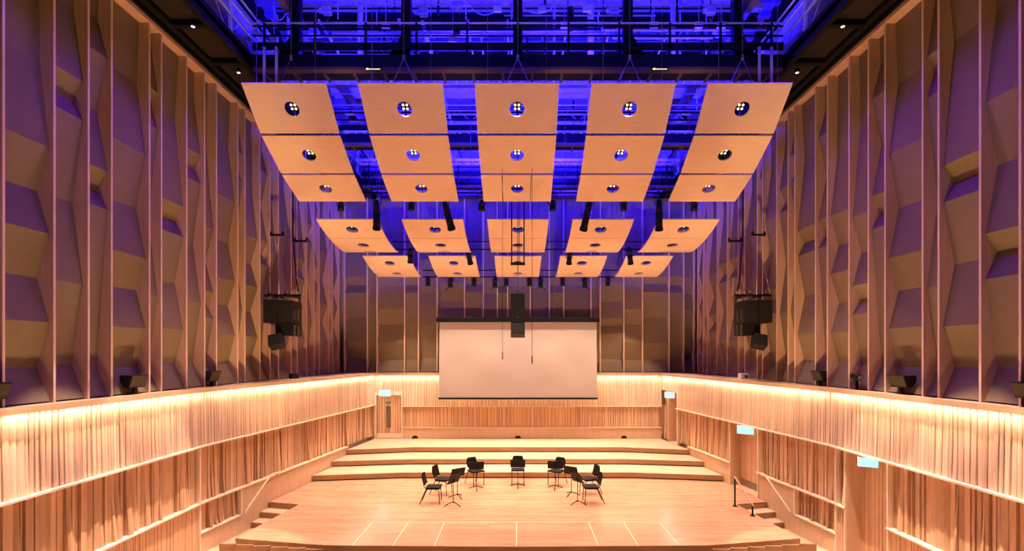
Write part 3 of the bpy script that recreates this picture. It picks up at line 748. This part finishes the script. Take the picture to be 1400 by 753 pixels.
def can(label, group, yb, zb, top, bot, r, kind='profile'):
    """a lantern whose body runs from top to bot, clamped to the bar at (yb, zb)"""
    top, bot = Vector(top), Vector(bot); ax = (bot-top).normalized()
    o = thing('hanging_spotlight', label, 'stage light', top, group)
    L = (bot-top).length
    b = MB(); b.cyl(top, top+ax*L*.45, r*.8, r*.95, 16); b.cyl(top+ax*L*.45, bot, r*.95, r, 16); b.build('body', M['blackp'], o)
    b = MB(); b.cyl(top-ax*.05, top, r*.5, r*.8, 14); b.build('end_cap', M['blackp'], o)
    if kind == 'profile':
        b = MB(); b.cyl(bot-ax*.02, bot+ax*.06, r*1.12, r*1.12, 16, caps=False); b.build('lens_hood', M['blackp'], o)
        m = top+ax*L*.5
        for q in (-1, 1):
            b = MB(); b.box(m+Vector((q*r-.05*(q < 0)*1, -.012, -.012)), m+Vector((q*r+.05*(q > 0)*1, .012, .012))); b.build('shutter_handle', M['blackp'], o)
    elif kind == 'barn':
        for q in (-1, 1):
            b = MB(); b.prism([bot+Vector((q*r, -r, 0)), bot+Vector((q*r, r, 0)), bot+Vector((q*r*2, r, -.1)), bot+Vector((q*r*2, -r, -.1))], (0, 0, .008)); b.build('barn_door', M['blackp'], o)
    b = MB(); b.cyl(bot-ax*.012, bot-ax*.004, r*.85, n=14); b.build('lens', M['amber'] if kind == 'down' else M['grille'], o)
    b = MB(); b.tube([top+Vector((-r-.015, 0, -.12)), Vector((top.x-r-.015, yb, zb-.03)), Vector((top.x+r+.015, yb, zb-.03)), top+Vector((r+.015, 0, -.12))], .012, 6); b.build('yoke', M['black'], o)
    b = MB(); b.box((top.x-.025, yb-.045, zb-.05), (top.x+.025, yb+.045, zb+.045)); b.build('clamp', M['black'], o)
    return o
big = [((515, 276), (515, 311), 'left outer'), ((608, 277), (617, 311), 'left inner'), ((806, 277), (798, 312), 'right inner'), ((901, 275), (901, 312), 'right outer')]
for (a, c, nm) in big:
    can('long black profile spotlight hanging in front of the middle canopy, %s' % nm, 'long profile spotlights', *B1, P(a[0], a[1], 15.1), P(c[0], c[1], 15.0), .105)
for k, px in enumerate((466, 562.5, 658.5, 755.5, 852.5, 949)):
    can('short black downlight under the front canopy, %s from the left' % ORD[k], 'short downlights under the front canopy', *B1, P(px, 276, 15.25), P(px, 288, 15.25), .1, 'down')
mid = [((561, 341), (561, 357), 'left outer'), ((640, 345), (643, 359), 'left inner'), ((779, 345), (778, 359), 'right inner'), ((860, 340), (862, 359), 'right outer')]
for (a, c, nm) in mid:
    can('black profile spotlight hanging in front of the rear canopy, %s' % nm, 'profile spotlights at the rear canopy', *B2, P(a[0], a[1], 18.72), P(c[0], c[1], 18.66), .095)
for k, px in enumerate((585, 616, 648, 677, 692, 724, 739, 769, 799.5, 831)):
    barn = k in (1, 3, 6, 8)
    can('small black %s above the projection screen, %s from the left' % ('lantern with barn doors' if barn else 'downlight', ORD[k]), 'small lights above the screen', *B3, P(px, 381, 21.42), P(px, 391 if not barn else 393, 21.42), .1, 'barn' if barn else 'down')

# ------------------------------------------------------------------ screen
sc = thing('hanging_screen', 'large blank pale projection screen hanging above the risers', 'screen', (0, 21.3, 2.3))
d_ = 21.3
a, c = P(600, 440, d_), P(816.5, 543.5, d_)
b = MB(); b.prism([(a.x+.03, d_, a.z), (c.x-.03, d_, a.z), (c.x, d_, c.z), (a.x, d_, c.z)], (0, .012, 0)); b.build('fabric', M['screen'], sc)
e, f = P(597, 434, d_), P(819.5, 440, d_)
b = MB(); b.box((e.x, d_-.1, f.z-.01), (f.x, d_+.12, e.z), bev=.02); b.build('roller_case', M['black'], sc)
b = MB(); b.box((a.x-.02, d_-.03, c.z-.07), (c.x+.02, d_+.04, c.z+.005), bev=.008); b.build('bottom_bar', M['black'], sc)
for x in (a.x+.05, c.x-.05, -1.5, 1.5):
    b = MB(); b.cyl((x, d_, e.z), (x, d_, e.z+3.2), .007, n=5); b.build('lift_wire', M['chrome'], sc)

# ------------------------------------------------------------------ hanging loudspeakers
def spk_box(mb, c, w, d, h, rot=None): mb.box(c-Vector((w/2, d/2, h/2)), c+Vector((w/2, d/2, h/2)), rot, c, .012)
cl = thing('hanging_loudspeaker', 'narrow black loudspeaker pair hanging before the projection screen', 'loudspeaker', P(708, 430, 15.0))
c1 = P(708, 422, 15.05); c2 = P(708, 445, 15.0)
b = MB(); spk_box(b, c1, .41, .42, .86); b.build('cabinet', M['blackp'], cl)
b = MB(); b.box(c1+Vector((-.185, -.225, -.4)), c1+Vector((.185, -.205, .4))); b.build('grille', M['grille'], cl)
b = MB(); rot = Matrix.Rotation(math.radians(-18), 3, 'X'); spk_box(b, c2+Vector((0, -.02, -.06)), .41, .36, .5, rot); b.build('lower_cabinet', M['blackp'], cl)
b = MB(); b.box(c1+Vector((-.03, -.24, -.3)), c1+Vector((.03, -.22, -.24))); b.build('badge', M['chrome'], cl)
b = MB(); t0 = c1+Vector((0, 0, .43)); t1 = P(708, 361, 15.0); b.cyl(t0, t1, .012, n=6); b.build('chain', M['chrome'], cl)
b = MB(); b.tube([t0+Vector((-.15, 0, 0)), t0+Vector((0, 0, .12)), t0+Vector((.15, 0, 0))], .01, 6); b.build('bridle', M['chrome'], cl)
q0, q1 = P(699.5, 361, 15.0), P(716.5, 361, 15.0)
b = MB()
for q in (q0, q1): b.box(q+Vector((-.018, -.018, 0)), q+Vector((.018, .018, 2.4)))
b.build('guide_rod', M['black'], cl)
b = MB(); b.box(q0+Vector((-.03, -.03, -.03)), q1+Vector((.03, .03, .05))); b.build('spreader', M['black'], cl)
b = MB(); b.cyl(t1, t1+Vector((0, 0, 2.4)), .012, n=6); b.cyl(t1+Vector((.05, 0, 0)), t1+Vector((.05, 0, 2.4)), .008, n=6); b.build('lift_chain', M['black'], cl)
for s, side in ((-1, 'left'), (1, 'right')):
    o = thing('hanging_loudspeaker', 'black loudspeaker cluster hanging from a frame by the %s wall' % side, 'loudspeaker', (s*6.9, 14.9, 5.6), 'side loudspeaker clusters')
    def W(px, py, d): 
        v = P(px, py, d); v.x *= (-s); return v            # measured on the left side
    f0, f1 = P(359, 410, 14.6), P(398, 441, 14.6)
    xl, xm, xr = -f0.x, -(f0.x+f1.x)/2, -f1.x
    zt, zb = f0.z, f1.z
    for a_, c_ in ((xl, xm), (xm, xr)):
        b = MB(); b.box((s*(a_-.004), 14.620, zb), (s*(c_+.004), 15.340, zt), bev=.012); cab = b.build('cabinet', M['blackp'], o)
        b = MB(); b.box((s*(a_-.02), 14.605, zb+.02), (s*(c_+.02), 14.620, zt-.02)); b.build('grille', M['grille'], cab)
    b = MB(); b.box((s*(xr+.02), 14.770, zb-.36), (s*(xl-.28), 15.370, zb-.005), bev=.012); b.build('lower_cabinet', M['blackp'], o)
    b = MB()
    for k in range(2):
        for q in range(2):
            y = 14.820+.25*q; z = zb-.2+.45*k
            b.box((s*(xr-.012), y-.05, z-.15), (s*(xr+.004), y+.05, z+.15))
    b.build('side_plate', M['olive'], o)
    t = P(378, 467, 14.55); t.x = s*abs(t.x)
    b = MB(); rot = Matrix.Rotation(math.radians(-28), 3, 'X') @ Matrix.Rotation(s*math.radians(14), 3, 'Y'); spk_box(b, t, .36, .3, .36, rot); b.build('tilted_cabinet', M['blackp'], o)
    fz = zt+.12
    b = MB(); b.box((s*(xl+.02), 14.720, fz), (s*(xr-.22), 14.780, fz+.06)); b.box((s*(xl-.25), 14.520, fz), (s*(xl-.19), 15.520, fz+.06)); b.box((s*(xr+.1), 14.520, fz), (s*(xr+.16), 15.520, fz+.06)); b.build('flying_frame', M['black'], o)
    for q, y in ((xl-.22, 14.570), (xr+.13, 14.570), (xr-.15, 14.750)):
        b = MB(); b.cyl((s*q, y, fz+.06), (s*q, y, fz+.14), .03, n=8); b.build('shackle', M['chrome'], o)
    for q in (xl-.1, xm+.08, xm-.1, xr+.08):
        b = MB(); b.tube([(s*q, 14.920, zt), (s*(q+.04), 14.920, zt+.06), (s*q, 14.920, fz)], .018, 6); b.build('link', M['chrome'], o)
    for q, y, zz in ((xl-.22, 15.020, P(0, 322, 15.0).z), (xr+.05, 15.370, P(0, 330, 15.3).z)):
        b = MB(); b.tube([(s*(q+.2), y-.3, fz+.06), (s*q, y, zz-.25), (s*(q-.2), y-.3, fz+.06)], .01, 6); b.build('bridle', M['chrome'], o)
        b = MB(); b.cyl((s*q, y, zz-.25), (s*q, y, zz), .018, n=6); b.build('chain', M['chrome'], o)
        b = MB(); b.box((s*q-.2, y-.04, zz), (s*q+.2, y+.04, zz+.05)); b.box((s*q-.2, y-.03, zz+.05), (s*q-.15, y+.03, zz+.12)); b.box((s*q+.15, y-.03, zz+.05), (s*q+.2, y+.03, zz+.12)); b.build('spreader', M['black'], o)
        b = MB()
        for e_ in (-.15, .15): b.cyl((s*q+e_, y, zz+.05), (s*q+e_, y, 10.94), .01, n=5)
        b.build('lift_wire', M['chrome'], o)
    b = MB(); b.tube([(s*xr, 15.220, zt), (s*(xr+.12), 15.220, zt+.7), (s*(xr+.22), 15.220, zt+2), (s*(xr+.22), 15.220, 10.94)], .02, 6); b.build('cable', M['black'], o)

# hanging microphones
for k, (px, py) in enumerate(((687, 491), (727.5, 497))):
    e_ = P(px, py, 13.6)
    o = thing('hanging_microphone', 'slim microphone on a long wire before the screen, %s one' % ('left', 'right')[k], 'microphone', e_, 'hanging microphones')
    b = MB(); b.cyl(e_, e_+Vector((0, 0, .2)), .016, .014, 10); b.build('body', M['black'], o)
    b = MB(); b.cyl(e_+Vector((0, 0, .2)), Vector((e_.x, e_.y, 11.0)), .006, n=5); b.build('cable', M['black'], o)

# ledge loudspeakers
def ledge_spk(s, y, w, label, group, h=.24, d=.22, z=3.68, x=7.37):
    side = -s
    o = thing('ledge_loudspeaker', label, 'loudspeaker', (s*x, y, z), group)
    # wedge: front face leans down into the hall
    pl = [(s*(x-.02), z+h*.5), (s*(x+.06), z-h*.5), (s*(x+.15), z-h*.45), (s*(x+d), z+h*.1), (s*(x+d), z+h*.5)]
    b = MB(); b.prism([(px, y-w/2, pz) for px, pz in pl], (0, w, 0)); b.build('cabinet', M['blackp'], o)
    b = MB(); v = Vector((.08, -h)).normalized(); nx = Vector((-h, -.08)).normalized()*.012
    a0 = Vector((x-.02, z+h*.5))+v*.02; a1 = Vector((x+.06, z-h*.5))-v*.02
    b.prism([(s*(a0.x), y-w/2+.015, a0.y), (s*a1.x, y-w/2+.015, a1.y), (s*(a1.x+nx.x), y-w/2+.015, a1.y+nx.y), (s*(a0.x+nx.x), y-w/2+.015, a0.y+nx.y)], (0, w-.03, 0)); b.build('grille', M['olive'], o)
    b = MB(); b.box((s*(x+.07), y-.04, Z0F), (s*(x+.12), y+.04, z-h*.4)); b.build('bracket', M['blackp'], o)
ledge_spk(-1, 7.3, .3, 'black wedge loudspeaker on the left ledge at the edge of view', 'ledge loudspeakers')
ledge_spk(-1, 9.98, .44, 'black wedge loudspeaker on the left ledge, second from the camera', 'ledge loudspeakers')
ledge_spk(-1, 12.5, .4, 'black wedge loudspeaker on the left ledge, third from the camera', 'ledge loudspeakers')
ledge_spk(1, 7.5, .3, 'black wedge loudspeaker on the right ledge at the edge of view', 'ledge loudspeakers')
ledge_spk(1, 9.98, .46, 'black wedge loudspeaker on the right ledge, second from the camera', 'ledge loudspeakers')
ledge_spk(1, 12.66, .4, 'black wedge loudspeaker on the right ledge, third from the camera', 'ledge loudspeakers')
o = thing('ledge_camera', 'small dark camera on a bracket on the right ledge between two loudspeakers', 'camera', (7.45, 11.25, 3.7))
b = MB(); b.cyl((7.43, 11.1, 3.7), (7.47, 11.42, 3.72), .07, n=12); b.build('body', M['black'], o)
b = MB(); b.cyl((7.425, 11.06, 3.7), (7.43, 11.1, 3.7), .05, n=12); b.build('lens', M['chrome'], o)
b = MB(); b.box((7.43, 11.24, Z0F), (7.48, 11.3, 3.66)); b.build('bracket', M['black'], o)
o = thing('ledge_projector', 'small white boxy fixture on the right ledge near the stage corner', 'fixture', (7.2, 16.4, Z0F))
c = P(1017, 514.5, 16.4); 
b = MB(); b.box(c+Vector((-.14, -.1, -.09)), c+Vector((.12, .1, .1)), bev=.015); b.build('body', M['vlamp'], o)
b = MB(); b.cyl(c+Vector((.03, -.12, .0)), c+Vector((.03, -.1, .0)), .05, n=12); b.build('lens', M['glass'], o)
b = MB(); b.box(c+Vector((-.05, -.04, -.14)), c+Vector((.05, .04, -.09))); b.build('base', M['vlamp'], o)
o = thing('ledge_box', 'small dark box fixture on the left ledge near the stage corner', 'fixture', (-7.2, 16.6, Z0F))
c = P(402, 514.5, 16.6)
b = MB(); b.box(c+Vector((-.11, -.12, -.1)), c+Vector((.11, .12, .09)), bev=.015); b.build('body', M['blackp'], o)
b = MB(); b.cyl(c+Vector((.04, -.14, .0)), c+Vector((.04, -.12, .0)), .05, n=12); b.build('lens', M['glass'], o)
b = MB(); b.box(c+Vector((-.05, -.04, -.13)), c+Vector((.05, .04, -.1))); b.build('base', M['blackp'], o)

# ------------------------------------------------------------------ chairs and stands
def make_chair():
    r = thing('orchestra_chair', '', 'chair', (0, 0, 0), 'orchestra chairs')
    # local +y is forward
    b = MB(); b.box((-.215, -.19, .43), (.215, .23, .475), bev=.02); b.build('seat', M['cloth'], r)
    b = MB(); bm = b.bm; rows = 7; cols = 7; F, K = [], []
    for i in range(rows):
        q = i/(rows-1); z = .53+.31*q; hw = .2-.035*(2*q-1)**2-.02*q
        fr, bk = [], []
        for j in range(cols):
            u = -1+2*j/(cols-1); y = -.24-.07*q+.03*u*u-.02*math.sin(q*PI)
            fr.append(bm.verts.new((u*hw, y+.018, z))); bk.append(bm.verts.new((u*hw, y-.018, z)))
        F.append(fr); K.append(bk)
    for G in (F, K):
        for i in range(rows-1):
            for j in range(cols-1): bm.faces.new((G[i][j], G[i][j+1], G[i+1][j+1], G[i+1][j])).smooth = True
    for i in range(rows-1):
        for j in (0, cols-1): bm.faces.new((F[i][j], F[i+1][j], K[i+1][j], K[i][j]))
    for j in range(cols-1):
        for i in (0, rows-1): bm.faces.new((F[i][j], F[i][j+1], K[i][j+1], K[i][j]))
    b.build('backrest', M['cloth'], r)
    for sx in (-1, 1):
        b = MB(); b.tube([(sx*.19, .2, 0), (sx*.19, .18, .42)], .012, 8); b.build('leg', M['black'], r)
        b = MB(); b.tube([(sx*.2, -.36, 0), (sx*.19, -.17, .43)], .012, 8); b.build('leg', M['black'], r)
        b = MB(); b.tube([(sx*.1, -.1, .42), (sx*.1, -.22, .44), (sx*.1, -.26, .5), (sx*.1, -.27, .6)], .011, 8); b.build('back_stay', M['black'], r)
        b = MB(); b.tube([(sx*.19, .18, .42), (sx*.19, -.17, .42)], .012, 8); b.build('seat_rail', M['black'], r)
    return r
def make_stand():
    r = thing('music_stand', '', 'music stand', (0, 0, 0), 'music stands')
    b = MB(); b.cyl((0, 0, .06), (0, 0, .66), .011, n=8); b.build('post', M['black'], r)
    for k in range(3):
        a = 2*PI*k/3+PI/2
        b = MB(); b.tube([(0, 0, .1), (.12*math.cos(a), .12*math.sin(a), .07), (.26*math.cos(a), .26*math.sin(a), .012)], .013, 8); b.build('leg', M['black'], r)
    # desk leans back away from the player, who sits at -y ... local -y is the player side
    rot = Matrix.Rotation(math.radians(-22), 3, 'X'); piv = (0, 0, .66)
    b = MB(); b.box((-.235, .0, .62), (.235, .008, .9), rot, piv); b.build('desk', M['black'], r)
    b = MB(); b.box((-.235, -.06, .62), (.235, .0, .632), rot, piv); b.build('lip', M['black'], r)
    b = MB(); b.box((-.03, .008, .64), (.03, .03, .74), rot, piv); b.build('tilt_clamp', M['black'], r)
    return r
chs = [(-2.40, 14.55, 90, 'leftmost black orchestra chair, sideways at the left end of the semicircle'),
       (-2.25, 15.45, 108, 'black orchestra chair second from the left, behind two music stands'),
       (-1.36, 16.55, 145, 'black orchestra chair third from the left, left of the middle one'),
       (0, 16.72, 180, 'black orchestra chair in the middle of the semicircle facing the hall'),
       (1.24, 16.55, 215, 'black orchestra chair just right of the middle one'),
       (2.14, 15.5, 252, 'black orchestra chair second from the right, behind two music stands'),
       (2.08, 14.58, 268, 'rightmost black orchestra chair, sideways at the right end of the semicircle')]
ch0 = make_chair()
for i, (x, y, a, lab) in enumerate(chs):
    o = ch0 if i == 0 else copy_tree(ch0)
    o.location = (x, y, 0); o.rotation_euler = (0, 0, -math.radians(a)); o['label'] = lab
# stand headings: local +y points away from the player
sts = [(-1.80, 14.27, 124, 'black music stand nearest the camera on the left, desk edge-on'),
       (-1.78, 15.05, 142, 'black music stand behind the nearest left one, wider desk in view'),
       (-1.29, 15.95, 172, 'black music stand before the chair left of the middle'),
       (0, 16.25, 180, 'black music stand in the middle, before the centre chair'),
       (1.17, 16.05, 188, 'black music stand before the chair right of the middle'),
       (1.60, 15.3, 216, 'black music stand behind the nearest right one, desk turned to view'),
       (1.68, 14.38, 237, 'black music stand nearest the camera on the right, desk edge-on')]
st0 = make_stand()
for i, (x, y, a, lab) in enumerate(sts):
    o = st0 if i == 0 else copy_tree(st0)
    o.location = (x, y, 0); o.rotation_euler = (0, 0, -math.radians(a)); o['label'] = lab

# ------------------------------------------------------------------ lights
def area(name, loc, rot, sx, sy, e, col, spread=PI):
    l = bpy.data.lights.new(name, 'AREA'); l.shape = 'RECTANGLE'; l.size = sx; l.size_y = sy; l.energy = e; l.color = col; l.spread = spread
    o = bpy.data.objects.new(name, l); C.objects.link(o); o.location = loc; o.rotation_euler = rot; return o
def spot(name, loc, to, e, col, ang, blend=.6, r=.1):
    l = bpy.data.lights.new(name, 'SPOT'); l.energy = e; l.color = col; l.spot_size = math.radians(ang); l.spot_blend = blend; l.shadow_soft_size = r
    o = bpy.data.objects.new(name, l); C.objects.link(o); o.location = loc
    o.rotation_euler = (Vector(to)-Vector(loc)).to_track_quat('-Z', 'Y').to_euler(); return o
def point(name, loc, e, col, r=.2):
    l = bpy.data.lights.new(name, 'POINT'); l.energy = e; l.color = col; l.shadow_soft_size = r
    o = bpy.data.objects.new(name, l); C.objects.link(o); o.location = loc; return o
WARM = (1, .83, .64); WARM2 = (1, .735, .54); BLUE = (.007, .002, 1.)
K_LED = 7.5
for s in (-1, 1):
    yc = (NEAR_Y+YK)/2; area('ledge_led', (s*(XW-.12), yc, LEDGE_Z-.012), (0, 0, 0), .03, YK-NEAR_Y, K_LED*(YK-NEAR_Y), WARM)
    ym = (YK+YB)/2; L = math.hypot(YB-YK, XW-XB)
    area('ledge_led', (s*(XF(ym)-.12), ym, LEDGE_Z-.012), (0, 0, s*math.atan(TAPER)), .03, L-.3, K_LED*L, WARM)
area('ledge_led', (0, YB-.12, LEDGE_Z-.012), (0, 0, 0), 2*XB-.4, .03, K_LED*2*XB, WARM)
for p, which, r, c in LAMPS:
    if which == 'middle' and r == 2: continue
    e = {'front': 450, 'middle': 540, 'rear': 720}[which]
    spot('panel_downlight', p, p+Vector((-(c-2)*.33, -.4, -5)), e, WARM2, 74 if c in (0, 4) else 84, .3, .045)
# unseen fill spots added below the view to stand in for stage bounce
for x in (-1.6, 1.6):
    spot('added_floor_fill', (x, 5.6, -.2), (x*1.6, 8.8, 6), 330, (1, .66, .40), 110, .6, .3)
for s in (-1, 1):
    for y in (4.4, 6.3, 8.2, 9.9):
        spot('added_floor_fill', (s*5.2, y, -.3), (s*7.6, y+.9, 7.2), 560 if y < 9 else 750, (1, .66, .34), 46, .5, .15)
    for ty, e in ((14.0, 1000), (18.5, 1700)):
        spot('added_floor_fill', (s*3.9, 9.3, -.2), (s*7.6, ty, 7.6), e, (1, .66, .34), 44, .7, .15)
    spot('added_floor_fill', (s*1.5, 9.2, -.2), (s*3.5, 22, 7), 3000, (1, .66, .36), 38, .8, .15)
for s in (-1, 1):  # unseen spots added overhead to brighten the nearer wall bands
    for y in (4.6, 6.4, 8.2, 10.0, 11.4):
        spot('added_downlight', (s*5.3, y, 10.7), (s*6.5, y+.2, 0), 6500 if y < 11 else 2600, WARM2, 25, .25 if y < 11 else .9, .03)
# blue uplighters in the void
for y, z, ty in ((12.75, 11.15, 16), (17.2, 11.15, 21), (18.5, 11.2, 22.4), (8.0, 12.2, 13)):
    for x in (-4.8, -1.6, 1.6, 4.8):
        spot('void_blue', (x, y, z), (x, ty, 14.2 if y < 18 else 13.6), (5200 if y < 13 else 2200 if y < 18 else 4200) if y > 10 else 350, BLUE, (150 if y < 14 else 125 if y < 18 else 76) if y > 10 else 110, .3, .15)
for s in (-1, 1):
    for y in (5.5, 7.5, 9.5, 11.3, 14, 16, 18, 20):
        spot('wall_blue', (s*5.6, y, 11.6), (s*7.7, y, 6.2), 620 if y < 12 else 170, (.13, .0, 1), 62, 1., .15)
for x in (-5, -2.5, 0, 2.5, 5): spot('wall_blue', (x, 21.3, 10.9), (x, 22.2, 9.), 60, (.06, 0, 1), 120, .8, .15)
for c in BL: point('void_blue', c+Vector((0, -.1, 0)), 40, BLUE, .03)
for p in ((-5.66, 21.5, 2.5), (XF(20.9)-.35, 20.6, 2.5), (XF(15.6)-.4, 15.3, 1.9), (XF(10.9)-.3, 10.7, 1.9)): point('sign_glow', p, 3.5, (.75, 1, .95), .1)

# ------------------------------------------------------------------ world, camera, view
w = bpy.data.worlds.new('World'); bpy.context.scene.world = w; w.use_nodes = True
w.node_tree.nodes['Background'].inputs[0].default_value = (.9, .55, .35, 1); w.node_tree.nodes['Background'].inputs[1].default_value = .012
cam = bpy.data.cameras.new('camera'); co = bpy.data.objects.new('camera', cam); C.objects.link(co)
co.location = (0, 0, CAM_Z); co.rotation_euler = (PI/2, 0, 0)
cam.sensor_fit = 'HORIZONTAL'; cam.sensor_width = 36; cam.lens = 18
cam.shift_x = -8/1400; cam.shift_y = 108.1/1400; cam.clip_end = 200
S = bpy.context.scene; S.camera = co
S.view_settings.view_transform = 'Standard'; S.view_settings.look = 'None'; S.view_settings.exposure = 0.; S.view_settings.gamma = 1
S.view_settings.use_curve_mapping = False
S.cycles.use_denoising = True
S.cycles.max_bounces = 8; S.cycles.diffuse_bounces = 5; S.cycles.sample_clamp_indirect = 8
